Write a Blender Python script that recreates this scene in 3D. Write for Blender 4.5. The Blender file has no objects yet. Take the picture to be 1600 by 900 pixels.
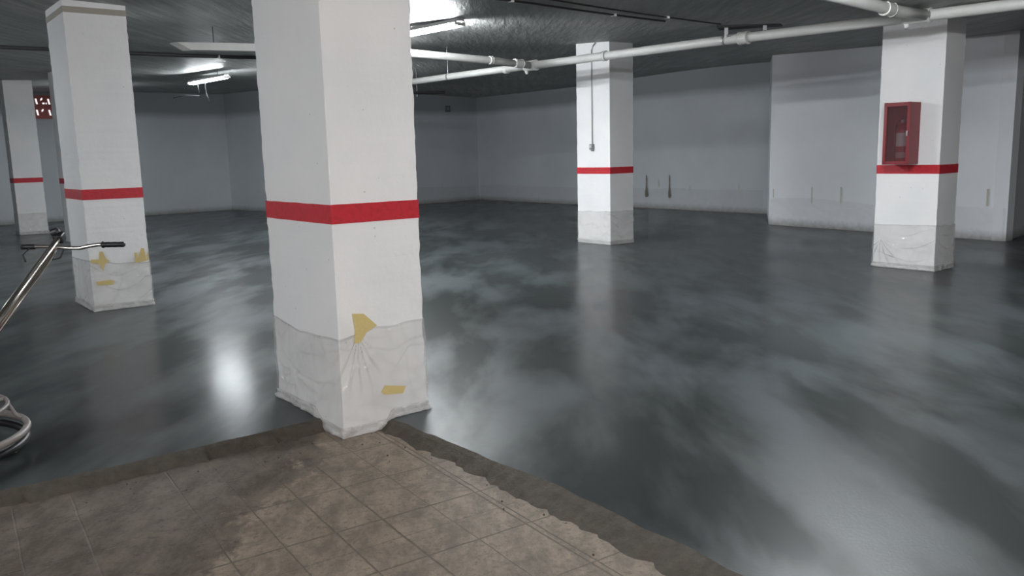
import bpy, bmesh, math, random
import numpy as np
from mathutils import Vector, noise as mn
C = bpy.context.scene.collection
PI = math.pi
H = 1.55                                   # camera height above the new floor
YAW = math.radians(51.753)
dL = np.array([-math.cos(YAW), math.sin(YAW)])
dR = np.array([math.sin(YAW), math.cos(YAW)])
OLD = -0.055                               # level of the old tiled floor

# ------------------------------------------------------------------ camera
FPX = 1298.4; PITCH = math.radians(9.130); ROLL = math.radians(-1.4595)
cam = bpy.data.cameras.new('camera'); co = bpy.data.objects.new('camera', cam); C.objects.link(co)
cam.sensor_width = 36; cam.lens = FPX / 1600 * 36; cam.clip_start = 0.05; cam.clip_end = 200
co.location = (0, 0, H)
from mathutils import Matrix
r0 = Vector((1, 0, 0)); fw = Vector((0, math.cos(PITCH), -math.sin(PITCH))); u0 = r0.cross(fw)
r1 = r0 * math.cos(ROLL) + u0 * math.sin(ROLL); u1 = -r0 * math.sin(ROLL) + u0 * math.cos(ROLL)
co.matrix_world = Matrix(((r1.x, u1.x, -fw.x, 0), (r1.y, u1.y, -fw.y, 0), (r1.z, u1.z, -fw.z, H), (0, 0, 0, 1)))
bpy.context.scene.camera = co

# ------------------------------------------------------------------ helpers
def link(name, me, mats, parent=None):
    o = bpy.data.objects.new(name, me); C.objects.link(o)
    for m in (mats if isinstance(mats, (list, tuple)) else [mats]): me.materials.append(m)
    if parent: o.parent = parent
    return o
def obj(name, bm, mats, parent=None, smooth=False):
    me = bpy.data.meshes.new(name)
    bmesh.ops.recalc_face_normals(bm, faces=bm.faces)
    bm.to_mesh(me); bm.free()
    if smooth:
        for p in me.polygons: p.use_smooth = True
    return link(name, me, mats, parent)
def thing(name, label, cat, loc=(0, 0, 0), group=None):
    o = bpy.data.objects.new(name, None); C.objects.link(o); o.empty_display_size = .1
    o.location = loc; o['label'] = label; o['category'] = cat
    if group: o['group'] = group
    return o
def keep(o, parent):                        # parent without moving (world-space mesh under an empty)
    o.parent = parent
    o.matrix_parent_inverse = Matrix.Translation(-parent.location)
    return o
def struct(o): o['kind'] = 'structure'; return o
def frame(d):
    d = Vector(d).normalized(); a = Vector((0, 0, 1)) if abs(d.z) < .9 else Vector((1, 0, 0))
    s = d.cross(a).normalized(); return s, s.cross(d).normalized()
def tube(bm, pts, r, n=12, cap=True, closed=False):
    pts = [Vector(p) for p in pts]; rings = []
    m = len(pts)
    for i, p in enumerate(pts):
        if closed: d = pts[(i + 1) % m] - pts[i - 1]
        else: d = pts[min(i + 1, m - 1)] - pts[max(i - 1, 0)]
        s, t = frame(d); rr = r[i] if isinstance(r, (list, tuple)) else r
        rings.append([bm.verts.new(p + (s * math.cos(2*PI*k/n) + t * math.sin(2*PI*k/n)) * rr) for k in range(n)])
    for i in range(m if closed else m - 1):
        a, b = rings[i], rings[(i + 1) % m]
        for k in range(n): bm.faces.new((a[k], a[(k+1) % n], b[(k+1) % n], b[k]))
    if cap and not closed: bm.faces.new(rings[0][::-1]); bm.faces.new(rings[-1])
    return bm
def box(bm, c, ax, ay, az):
    """box centred at c with half-axis vectors"""
    c, ax, ay, az = map(Vector, (c, ax, ay, az))
    v = [bm.verts.new(c + ax*i + ay*j + az*k) for i in (-1, 1) for j in (-1, 1) for k in (-1, 1)]
    for f in ((0,1,3,2),(4,6,7,5),(0,4,5,1),(2,3,7,6),(0,2,6,4),(1,5,7,3)): bm.faces.new([v[i] for i in f])
    return v
def bevel(bm, w, seg=2):
    bmesh.ops.bevel(bm, geom=bm.edges[:], offset=w, segments=seg, affect='EDGES', profile=.5)
    return bm
def lathe(bm, c, prof, n=24, axis=(0, 0, 1)):
    c = Vector(c); a = Vector(axis).normalized(); s, t = frame(a); rings = []
    for z, r in prof:
        rings.append([bm.verts.new(c + a*z + (s*math.cos(2*PI*k/n) + t*math.sin(2*PI*k/n))*r) for k in range(n)])
    for A, B in zip(rings, rings[1:]):
        for k in range(n): bm.faces.new((A[k], A[(k+1) % n], B[(k+1) % n], B[k]))
    bm.faces.new(rings[0][::-1]); bm.faces.new(rings[-1]); return bm
def V3(p, z): return Vector((float(p[0]), float(p[1]), z))
def D3(d, z=0.): return Vector((float(d[0]), float(d[1]), z))
Z = Vector((0, 0, 1))

# ------------------------------------------------------------------ materials
class N:
    def __init__(s, name):
        s.m = bpy.data.materials.new(name); s.m.use_nodes = True; s.t = s.m.node_tree
        s.b = s.t.nodes['Principled BSDF']
        s.geo = s.t.nodes.new('ShaderNodeNewGeometry'); s.pos = s.geo.outputs['Position']
    def n(s, typ, **k):
        x = s.t.nodes.new(typ)
        for a, v in k.items(): setattr(x, a, v)
        return x
    def lk(s, a, b): s.t.links.new(a, b)
    def put(s, sock, v):
        if hasattr(v, 'is_output') or isinstance(v, bpy.types.NodeSocket): s.lk(v, sock)
        else: sock.default_value = v
    def math(s, op, a, b=0., clamp=False):
        x = s.n('ShaderNodeMath', operation=op, use_clamp=clamp); s.put(x.inputs[0], a); s.put(x.inputs[1], b); return x.outputs[0]
    def dot(s, v, off=0.):
        x = s.n('ShaderNodeVectorMath', operation='DOT_PRODUCT'); s.lk(s.pos, x.inputs[0]); x.inputs[1].default_value = v
        return s.math('ADD', x.outputs['Value'], off)
    def coord(s, scale=(1, 1, 1), rotz=0):
        x = s.n('ShaderNodeMapping'); s.lk(s.pos, x.inputs[0]); x.inputs['Scale'].default_value = scale; x.inputs['Rotation'].default_value = (0, 0, rotz)
        return x.outputs[0]
    def noise(s, scale, detail=4, rough=.55, vec=None, dist=0.):
        x = s.n('ShaderNodeTexNoise'); s.lk(vec or s.pos, x.inputs['Vector']); x.inputs['Scale'].default_value = scale
        x.inputs['Detail'].default_value = detail; x.inputs['Roughness'].default_value = rough; x.inputs['Distortion'].default_value = dist
        return x.outputs[0]
    def ramp(s, v, *stops):
        x = s.n('ShaderNodeValToRGB'); s.lk(v, x.inputs[0]); e = x.color_ramp.elements
        while len(e) < len(stops): e.new(.5)
        for i, (p, c) in enumerate(stops):
            e[i].position = p
            e[i].color = (c, c, c, 1) if isinstance(c, (int, float)) else (*c, 1)
        return x.outputs[0]
    def mix(s, f, a, b, blend='MIX'):
        x = s.n('ShaderNodeMix', data_type='RGBA', blend_type=blend); s.put(x.inputs[0], f)
        for i, v in ((6, a), (7, b)):
            if isinstance(v, tuple): v = (*v, 1)
            s.put(x.inputs[i], v)
        return x.outputs[2]
    def bump(s, h, strength=.3, dist=.01, prev=None):
        x = s.n('ShaderNodeBump'); x.inputs['Strength'].default_value = strength; x.inputs['Distance'].default_value = dist
        s.lk(h, x.inputs['Height'])
        if prev is not None: s.lk(prev, x.inputs['Normal'])
        s.lk(x.outputs[0], s.b.inputs['Normal']); return x.outputs[0]
    def set(s, **k):
        for a, v in k.items():
            a = a.replace('_', ' ')
            if isinstance(v, tuple) and len(v) == 3: v = (*v, 1)
            s.put(s.b.inputs[a], v)
        return s.m

def plain(name, col, rough=.5, metal=0., var=.12, scale=30):
    q = N(name); n = q.noise(scale)
    c2 = tuple(x * (1 - var) for x in col)
    return q.set(Base_Color=q.mix(n, col, c2), Roughness=rough, Metallic=metal)

# white painted plaster of the columns
q = N('column_paint')
n1 = q.noise(1.6, 3); n2 = q.noise(38, 5, .7); sp = q.noise(120, 2)
c = q.mix(q.ramp(n1, (.35, 0.), (.7, 1.)), (.80, .79, .79), (.74, .74, .745))
c = q.mix(q.ramp(n2, (.70, 0.), (.80, .35)), c, (.45, .43, .41))
vo = q.n('ShaderNodeTexVoronoi'); q.lk(q.pos, vo.inputs['Vector']); vo.inputs['Scale'].default_value = 9
c = q.mix(q.ramp(vo.outputs['Distance'], (0.03, .55), (.06, 0.)), c, (.30, .28, .26))
q.bump(q.noise(14, 6, .65), .25, .01)
PAINT = q.set(Base_Color=c, Roughness=.62)
q = N('stripe_red'); n2 = q.noise(30, 5)
RED = q.set(Base_Color=q.mix(q.ramp(n2, (.45, 0.), (.75, 1.)), (.50, .018, .030), (.36, .012, .022)), Roughness=.5)

# wall render: white paint, darker brown foot, shadow under the ceiling painted as a grey top strip
def wall_mat(name, top, soft=.10, tint=(.60, .63, .66), top_shade=(.30, .315, .325)):
    q = N(name)
    sep = q.n('ShaderNodeSeparateXYZ'); q.lk(q.pos, sep.inputs[0]); z = sep.outputs[2]
    n1 = q.noise(.7, 4); n2 = q.noise(9, 6, .7)
    c = q.mix(q.ramp(n1, (.3, 0.), (.75, 1.)), tint, tuple(x * .9 for x in tint))
    zz = q.math('ADD', z, q.math('MULTIPLY', q.math('SUBTRACT', n2, .5), .16))
    foot = q.ramp(q.math('MULTIPLY', zz, 1.0), (0.0, 1.), (.16, 0.))
    c = q.mix(q.math('MULTIPLY', foot, .75), c, (.20, .18, .16))
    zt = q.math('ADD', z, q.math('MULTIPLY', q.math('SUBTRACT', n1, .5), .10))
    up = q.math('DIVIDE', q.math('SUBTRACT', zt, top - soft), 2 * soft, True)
    c = q.mix(up, c, top_shade)
    q.bump(q.noise(11, 6, .6), .2, .01)
    return q.set(Base_Color=c, Roughness=.7)
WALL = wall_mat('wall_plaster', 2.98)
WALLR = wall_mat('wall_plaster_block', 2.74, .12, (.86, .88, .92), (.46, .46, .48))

# fresh wet power-trowelled screed
q = N('wet_screed')
st = q.coord((1, .35, 1), -.9)
a = q.noise(.5, 4, .5, vec=q.coord((1, .45, 1), .9), dist=.3)
b = q.noise(1.5, 4, .5, vec=st, dist=.25)
e = q.noise(6, 5, .6, vec=st)
fine = q.noise(95, 3, .6)
bb = q.math('ADD', b, q.math('MULTIPLY', q.math('SUBTRACT', e, .5), .12))
c = q.mix(q.ramp(a, (.32, 0.), (.68, 1.)), (.021, .025, .025), (.048, .055, .055))
c = q.mix(q.ramp(bb, (.46, 0.), (.66, .8)), c, (.085, .097, .101))
wet = q.math('SUBTRACT', 1., q.math('MULTIPLY', q.ramp(bb, (.42, 0.), (.62, 1.)), .75))
wet = q.math('MULTIPLY', wet, q.math('SUBTRACT', 1., q.math('MULTIPLY', q.ramp(a, (.3, 0.), (.7, 1.)), .3)))
n_ = q.bump(q.noise(3, 2), .06, .01)
q.bump(q.math('MULTIPLY', q.noise(70, 2, .5), q.ramp(bb, (.40, 0.), (.62, 1.))), .22, .004, n_)
SCREED = q.set(Base_Color=c, Roughness=.42, IOR=1.34, Specular_IOR_Level=q.math('ADD', q.math('MULTIPLY', q.ramp(bb, (.42, 0.), (.60, 1.)), .32), .10), Coat_Weight=q.math('MULTIPLY', wet, .62), Coat_Roughness=.19, Coat_IOR=1.30)

q = N('screed_edge'); n1 = q.noise(14, 6, .7)
q.bump(q.noise(40, 6, .75), .8, .02)
EDGE = q.set(Base_Color=q.mix(q.ramp(n1, (.35, 0.), (.7, 1.)), (.048, .038, .026), (.090, .076, .056)), Roughness=.75)

# old tiled floor, dirty
q = N('old_tiles')
nx, ny = .829, .559
N1 = q.dot((nx, ny, 0)); T1 = q.dot((ny, -nx, 0))
wob = q.math('MULTIPLY', q.math('SUBTRACT', q.noise(6, 3), .5), .012)
N1 = q.math('ADD', N1, wob); T1 = q.math('ADD', T1, wob)
def ln(v, at, w):
    d = q.math('ABSOLUTE', q.math('SUBTRACT', v, at))
    return q.math('SUBTRACT', 1., q.math('DIVIDE', d, w), True)
L_ = None
for at, w in ((.35, .006), (.80, .006), (1.02, .004), (1.245, .006), (1.467, .008), (1.71, .003), (1.955, .008), (1.985, .006), (2.21, .006), (2.45, .006), (0.1, .006), (-.15, .006), (-.4, .006)):
    l = ln(N1, at, w); L_ = l if L_ is None else q.math('MAXIMUM', L_, l)
for at, w in ((-2.39, .006), (-2.835, .008), (-3.05, .003), (-3.265, .008), (-3.715, .006), (-4.16, .006), (-4.6, .006), (-1.95, .006), (-1.5, .006)):
    l = ln(T1, at, w); L_ = q.math('MAXIMUM', L_, l)
d1 = q.noise(1.5, 7, .68, dist=.5); d2 = q.noise(7, 8, .75, vec=q.coord((1, .5, 1), .95)); d3 = q.noise(45, 5, .7)
side = q.math('ADD', q.math('ADD', q.math('MULTIPLY', N1, -.45), q.math('MULTIPLY', T1, -.315)), -.715)      # mud thickens away from the swept corner
mud = q.math('ADD', q.math('ADD', d1, side), q.math('MULTIPLY', q.math('SUBTRACT', d2, .5), .35))
mudm = q.ramp(mud, (.42, 0.), (.50, 1.))
tile = q.mix(q.ramp(d2, (.40, 0.), (.60, 1.)), (.27, .215, .162), (.150, .118, .090))
tile = q.mix(q.ramp(q.noise(3.3, 8, .8, dist=1.), (.52, 0.), (.62, .6)), tile, (.105, .083, .065))
tile = q.mix(q.ramp(d3, (.52, 0.), (.66, .7)), tile, (.10, .078, .060))
tile = q.mix(q.math('MULTIPLY', L_, q.ramp(d2, (.35, .95), (.6, .35))), tile, (.035, .028, .022))
mc = q.mix(q.ramp(d2, (.38, 0.), (.62, 1.)), (.066, .048, .036), (.140, .114, .088))
mc = q.mix(q.ramp(q.noise(18, 6, .75), (.54, 0.), (.64, .7)), mc, (.040, .032, .026))
c = q.mix(mudm, tile, mc)
hh = q.math('SUBTRACT', q.math('ADD', q.math('MULTIPLY', d2, .6), q.math('MULTIPLY', d3, .3)), q.math('MULTIPLY', L_, .5))
q.bump(hh, .55, .012)
OLDT = q.set(Base_Color=c, Roughness=.72)

# ceiling: dark stained concrete with formwork streaks and a slight sheen
q = N('ceiling_concrete')
pl = q.coord((.35, 6, 1), YAW - PI/2 + PI/2)
s1 = q.noise(1.3, 7, .75, vec=q.coord((6, .5, 1), -(PI/2 - YAW))); s2 = q.noise(.5, 4); s3 = q.noise(22, 5, .7)
c = q.mix(q.ramp(s1, (.35, 0.), (.68, 1.)), (.20, .205, .20), (.50, .50, .49))
c = q.mix(q.ramp(s2, (.35, 0.), (.65, .7)), c, (.21, .225, .215))
c = q.mix(q.ramp(s3, (.6, 0.), (.8, .4)), c, (.42, .42, .41))
q.bump(q.noise(3.0, 6, .6, vec=q.coord((4, .5, 1), -(PI/2 - YAW))), .5, .04)
CEIL = q.set(Base_Color=c, Roughness=.5)

q = N('plastic_pipe'); n1 = q.noise(4, 4)
PIPE = q.set(Base_Color=q.mix(n1, (.60, .60, .58), (.44, .44, .42)), Roughness=.38)
DARK = plain('dark_cable', (.035, .035, .037), .6)
GREYP = plain('grey_plastic', (.22, .23, .24), .5)
GREYC = plain('grey_conduit', (.28, .28, .28), .5)
WHITEM = plain('white_enamel', (.6, .6, .6), .4)
STEEL = plain('galvanised_steel', (.45, .45, .46), .4, .8)
CHROME = plain('chrome', (.70, .64, .58), .22, 1.)
RUBBER = plain('black_rubber', (.012, .012, .014), .45)
GREYPAINT = plain('worn_grey_paint', (.42, .38, .36), .5, .2, .4, 18)
CABRED = plain('cabinet_red', (.21, .016, .022), .35)
CABIN = plain('cabinet_inside', (.12, .012, .014), .6)
EXTRED = plain('extinguisher_red', (.42, .015, .02), .3)
PAPER = plain('label_paper', (.72, .72, .75), .6)
BRICK = plain('clay_block', (.62, .20, .18), .8, 0, .3, 12)
TAPE = None
q = N('masking_tape')
n1 = q.noise(60, 4)
TAPE = q.set(Base_Color=q.mix(n1, (.78, .62, .25), (.62, .50, .22)), Roughness=.6, Alpha=.74)
q = N('pale_tape'); TAPEP = q.set(Base_Color=q.mix(q.noise(60), (.62, .60, .48), (.5, .48, .38)), Roughness=.6)
q = N('rust_mark'); MARK = q.set(Base_Color=q.mix(q.noise(25, 5, .7), (.28, .24, .18), (.10, .09, .08)), Roughness=.8)
def film(name, alpha, col, fold=.07):
    q = N(name)
    w = q.noise(1.7, 2, .45, vec=q.coord((1, 1, 1.6)), dist=.9)
    w2 = q.noise(5, 2, .5, vec=q.coord((1, 1, .45)), dist=.6)
    def ridge(v, k): return q.math('POWER', q.math('SUBTRACT', 1., q.math('MULTIPLY', q.math('ABSOLUTE', q.math('SUBTRACT', v, .5)), k), True), 2.)
    rd = q.math('ADD', q.math('MULTIPLY', ridge(w, 9), .9), q.math('MULTIPLY', ridge(w2, 7), .5))
    q.bump(rd, .6, .03)
    al = q.math('ADD', q.math('MULTIPLY', rd, fold), alpha)
    at_ = q.n('ShaderNodeAttribute'); at_.attribute_name = 'fold'
    al = q.math('ADD', al, q.math('MULTIPLY', at_.outputs['Fac'], .42), True)
    col = q.mix(at_.outputs['Fac'], col, tuple(x * .72 for x in col))
    return q.set(Base_Color=col, Roughness=.10, Alpha=al, IOR=1.5, Specular_IOR_Level=.8)
FILM = film('plastic_film', .17, (.60, .58, .56))
FILMW = film('plastic_film_on_wall', .06, (.50, .50, .48), .03)
q = N('gathered_film'); n1 = q.noise(9, 6, .7)
q.bump(n1, .5, .02)
HEM = q.set(Base_Color=q.mix(q.ramp(n1, (.5, 0.), (.72, 1.)), (.62, .61, .60), (.36, .33, .31)), Roughness=.3, Alpha=q.math('ADD', q.math('MULTIPLY', n1, .5), .35))
q = N('glass_front')
GLASS = q.set(Base_Color=(.12, .05, .055), Roughness=.12, Alpha=.42, IOR=1.45)
def emit(name, col, s):
    m = bpy.data.materials.new(name); m.use_nodes = True; t = m.node_tree; t.nodes.clear()
    e = t.nodes.new('ShaderNodeEmission'); o = t.nodes.new('ShaderNodeOutputMaterial')
    e.inputs[0].default_value = (*col, 1); e.inputs[1].default_value = s; t.links.new(e.outputs[0], o.inputs[0]); return m

# ------------------------------------------------------------------ room
Hpts = [(1.4,14,3.39),(5.2,10.2,2.985),(4.7,10.6,3.02),(-10.8,19,3.48),(-1.1,29.6,3.54),(6.1,19.75,3.57),(5.3,17,3.29),(7.8,13,3.25),(-9,27.2,3.68),(-11.2,25.3,3.65),(3.67,22.7,3.53),(-4.4,8.7,3.22),(-1.05,10.42,3.13),(-.3,9.7,3.13),(-1.8,11.1,3.16),(-1,4.7,3.12),(0,0,3.05)]
P = np.array(Hpts); h0 = 3.3
K = np.exp(-((P[:, None, :2] - P[None, :, :2])**2).sum(-1) / (2 * 4.5**2))
Wt = np.linalg.solve(K + .06 * np.eye(len(P)), P[:, 2] - h0)
def ceil_h(x, y):
    return float(h0 + np.exp(-((P[:, :2] - np.array([x, y]))**2).sum(-1) / (2 * 4.5**2)) @ Wt)

A_ = (-20, 17.8); B_ = (-1.5, -6.0); D_ = (19, 10)
ring = [A_, (-13.86, 22.61), (-9.04, 27.16), (-5.94, 24.35), (-1.08, 29.63), (6.10, 19.75), (5.29, 17.01), (7.81, 13.04), (8.62, 13.88), (12, 17.4), D_, B_]
ring[5] = (6.10, 19.75)
# the block's hidden side runs straight back to the rear wall
names = ['wall_left', 'wall_back_left', 'wall_return_left', 'wall_back', 'wall_back_right', 'wall_step', 'wall_right', 'wall_return_right', 'wall_far_right', 'wall_side_right', 'wall_front', 'wall_front_left']
for i, nm in enumerate(names):
    a = np.array(ring[i]); b = np.array(ring[(i + 1) % len(ring)])
    ln_ = np.linalg.norm(b - a); k = max(2, int(ln_ / .5)); bm = bmesh.new(); cols = []
    dv = (b - a) / ln_; nrm = np.array([-dv[1], dv[0]])     # outward (room lies to the right of travel)
    for j in range(k + 1):
        p = a + (b - a) * j / k; hc = ceil_h(*p)
        q_ = p + nrm * .2
        cols.append([bm.verts.new((p[0], p[1], -.2)), bm.verts.new((p[0], p[1], hc + .05)), bm.verts.new((q_[0], q_[1], hc + .05)), bm.verts.new((q_[0], q_[1], -.2))])
    for s, t in zip(cols, cols[1:]):
        for e in range(4): bm.faces.new((s[e], s[(e+1) % 4], t[(e+1) % 4], t[e]))
    bm.faces.new(cols[0]); bm.faces.new(cols[-1][::-1])
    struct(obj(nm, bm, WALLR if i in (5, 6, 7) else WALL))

# ceiling
bm = bmesh.new(); nx_, ny_ = 84, 76
g = [[bm.verts.new((x, y, ceil_h(x, y))) for x in np.linspace(-21, 21, nx_)] for y in np.linspace(-8, 31, ny_)]
g2 = [[bm.verts.new((x, y, 4.1)) for x in (-21, 21)] for y in (-8, 31)]
for j in range(ny_ - 1):
    for i in range(nx_ - 1): bm.faces.new((g[j][i], g[j+1][i], g[j+1][i+1], g[j][i+1]))
bm.faces.new((g2[0][0], g2[0][1], g2[1][1], g2[1][0]))
struct(obj('ceiling', bm, CEIL, smooth=True))

# floors
def seg_hit(p, d, a, b):
    p, d, a, b = map(np.array, (p, d, a, b)); M = np.array([[d[0], -(b-a)[0]], [d[1], -(b-a)[1]]])
    t, s = np.linalg.solve(M, a - p); return tuple(p + d * t)
edge = [(-2.51, 3.83), (-1.91, 4.27), (-1.22, 4.82), (-.94, 5.06), (-.62, 4.67), (.13, 3.8), (.51, 3.29), (.77, 2.92)]
eL = seg_hit(edge[0], (-.787, -.617), A_, B_); eR = seg_hit(edge[-1], (.60, -.80), B_, D_)
poly = [eL] + edge + [eR]
fine = []                                   # finely divided, slightly ragged edge
for a, b in zip(poly, poly[1:]):
    a, b = np.array(a), np.array(b); k = max(1, int(np.linalg.norm(b - a) / .04))
    for j in range(k):
        p = a + (b - a) * j / k; fine.append(p)
fine.append(np.array(poly[-1]))
def ragged(p, amp, sc, seed): return np.array([mn.noise(Vector((p[0]*sc, p[1]*sc, seed))), mn.noise(Vector((p[0]*sc, p[1]*sc, seed+7)))]) * amp
top = [p + ragged(p, .022, 5, 1) for p in fine]
def outward(i):                             # towards the old floor
    a = fine[max(i-2, 0)]; b = fine[min(i+2, len(fine)-1)]; d = (b - a) / (np.linalg.norm(b - a) + 1e-9)
    return np.array([d[1], -d[0]])
bm = bmesh.new()
tv = [bm.verts.new((p[0], p[1], 0)) for p in top]
room = [D_, (12, 17.4), (8.62, 13.88), (7.81, 13.04), (5.29, 17.01), (6.10, 19.75), (-1.08, 29.63), (-5.94, 24.35), (-9.04, 27.16), (-13.86, 22.61), A_]
rv = [bm.verts.new((p[0], p[1], 0)) for p in room]
from mathutils.geometry import delaunay_2d_cdt
allv = tv + rv; nn = len(allv)
res = delaunay_2d_cdt([v.co.xy for v in allv], [], [list(range(nn))], 1, 1e-6)
vm = {}
for i, orig in enumerate(res[3]):
    vm[i] = allv[orig[0]] if orig else bm.verts.new((res[0][i].x, res[0][i].y, 0))
for t_ in res[2]:
    try: bm.faces.new([vm[i] for i in t_])
    except ValueError: pass
for fc in bm.faces:
    fc.normal_update()
    if fc.normal.z < 0: fc.normal_flip()
for fc in bm.faces: fc.material_index = 0
prev = tv
for w_, z_ in ((.035, -.012), (.075, -.034), (.12, OLD - .004)):
    cur = []
    for i, p in enumerate(top):
        wr = w_ * (1.25 if i > len(top) * .55 else .85)
        q_ = p + outward(i) * wr + ragged(p, .03 * w_ / .12, 9, 20 + w_) + ragged(p, .03 * w_ / .12, 31, 40 + w_)
        cur.append(bm.verts.new((q_[0], q_[1], z_ + .004 * mn.noise(Vector((p[0]*12, p[1]*12, z_*50))))))
    for i in range(len(cur) - 1):
        ff = bm.faces.new((prev[i], cur[i], cur[i+1], prev[i+1])); ff.material_index = 1
    prev = cur
me = bpy.data.meshes.new('floor'); bm.to_mesh(me); bm.free()
struct(link('floor', me, [SCREED, EDGE]))
bm = bmesh.new()
vs = [bm.verts.new((x, y, OLD)) for x, y in ((eL[0]-.6, eL[1]+.2), (-.95, 5.25), (eR[0]+.5, eR[1]+.3), B_)]
bm.faces.new(vs[::-1])
struct(obj('floor', bm, OLDT))

# crumbs of mortar on the old tiles (uncountable)
random.seed(4)
bm = bmesh.new()
for i in range(160):
    t = random.random(); e = random.choice([0, 1])
    k = random.randrange(len(fine))
    p = fine[k] + outward(k) * (.12 + abs(random.gauss(0, .16)))
    if not (-3 < p[0] < 1.4 and 2 < p[1] < 5): continue
    if abs((p - np.array([-.994, 4.629])) @ dL - .45) < .47 and abs((p - np.array([-.994, 4.629])) @ dR - .3) < .32: continue
    s = random.uniform(.0015, .006)
    r = bmesh.ops.create_icosphere(bm, subdivisions=1, radius=s, matrix=Matrix.Translation((p[0], p[1], OLD + s*.4)))
    for v in r['verts']: v.co += Vector((random.uniform(-1, 1), random.uniform(-1, 1), random.uniform(-.6, .4))) * s * .35
o = obj('mortar_crumbs', bm, EDGE); o['kind'] = 'stuff'; o['label'] = 'grey mortar crumbs scattered on the old tiles along the screed edge'; o['category'] = 'rubble'

# ------------------------------------------------------------------ columns
BAND = (1.190, 1.298)
def perim(B, w1, w2, off=0.):
    """corner positions A,B,C,D pushed out by off"""
    B = np.array(B); A = B + dL*w1; Cc = B + dR*w2; D = A + dR*w2
    return [A + dL*off - dR*off, B - dL*off - dR*off, Cc - dL*off + dR*off, D + dL*off + dR*off]
def at_u(cs, u):
    i = int(math.floor(u)) % 4; f_ = u - math.floor(u); return cs[i] * (1 - f_) + cs[(i + 1) % 4] * f_
def face_n(u):
    return [-dR, -dL, dR, dL][int(math.floor(u)) % 4]
def column(B, w1, w2, label, zb=0., rough=.004, seed=0, head_strip=False, stripe=True, group='white columns with a red stripe'):
    t = thing('column', label, 'column', (B[0] + float(dL[0]*w1+dR[0]*w2)/2, B[1] + float(dL[1]*w1+dR[1]*w2)/2, zb))
    t['group'] = group
    cs = perim(B, w1, w2); cx = sum(cs) / 4; ht = ceil_h(*cx) + .03
    bm = bmesh.new(); nz = int((ht - zb) / .03); nu = 8; rows = []
    for k in range(nz + 1):
        z = zb + (ht - zb) * k / nz; row = []
        for i in range(4):
            for j in range(nu):
                fr = [0, .012, .15, .35, .5, .65, .85, .988][j]
                p = cs[i] * (1 - fr) + cs[(i+1) % 4] * fr
                n_ = (p - cx); n_ = n_ / np.linalg.norm(n_)
                corner = j in (0,)
                amp = rough * (1.5 if corner else .35)
                d = mn.noise(Vector((i*3.1 + (0 if corner else fr*3), seed, z*9))) * amp + mn.noise(Vector((i*5.7, seed+3, z*28))) * amp * .6
                chip = mn.noise(Vector((i*9.1, seed+9, z*5)))
                if corner and chip > .35: d -= (chip - .35) * rough * 6
                q_ = p + n_ * d
                row.append(bm.verts.new((q_[0], q_[1], z)))
        rows.append(row)
    m = 4 * nu
    for a, b in zip(rows, rows[1:]):
        for j in range(m): bm.faces.new((a[j], a[(j+1) % m], b[(j+1) % m], b[j]))
    bm.faces.new(rows[0][::-1]); bm.faces.new(rows[-1])
    keep(obj('shaft', bm, PAINT), t)
    if stripe:
        bm = bmesh.new(); outer = perim(B, w1, w2, .0035); inner = perim(B, w1, w2, -.01); rows = []
        us = [i + j/12 for i in range(4) for j in range(12)]
        for cs_, edgek in ((inner, 0), (outer, 0), (outer, 1), (inner, 1)):
            row = []
            for u in us:
                p = at_u(cs_, u); z = BAND[edgek] + .0022 * mn.noise(Vector((u*7, seed, edgek*9)))
                row.append(bm.verts.new((p[0], p[1], z)))
            rows.append(row)
        m = len(us)
        for a, b in zip(rows, rows[1:]):
            for j in range(m): bm.faces.new((a[j], a[(j+1) % m], b[(j+1) % m], b[j]))
        keep(obj('red_stripe', bm, RED), t)
    if head_strip:  # thin brown-grey strip round the column head
        bm = bmesh.new(); outer = perim(B, w1, w2, .004); inner = perim(B, w1, w2, -.01); rows = []
        for cs_, z in ((inner, 3.085), (outer, 3.085), (outer, 3.145), (inner, 3.145)):
            rows.append([bm.verts.new((at_u(cs_, u)[0], at_u(cs_, u)[1], z)) for u in (0, .5, 1, 1.5, 2, 3)])
        for a, b in zip(rows, rows[1:]):
            for j in range(6): bm.faces.new((a[j], a[(j+1) % 6], b[(j+1) % 6], b[j]))
        o = keep(obj('brown_strip', bm, plain('brown_grey', (.36, .33, .28), .7)), t); o['label'] = 'brownish strip around the column head'
    return t
def fr_u(u): return u - math.floor(u)
def interp(tab, u):
    if u <= tab[0][0]: return tab[0][1]
    for (a, x), (b, y) in zip(tab, tab[1:]):
        if u <= b:
            s = (u - a) / (b - a + 1e-9); return x + (y - x) * s
    return tab[-1][1]
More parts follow.
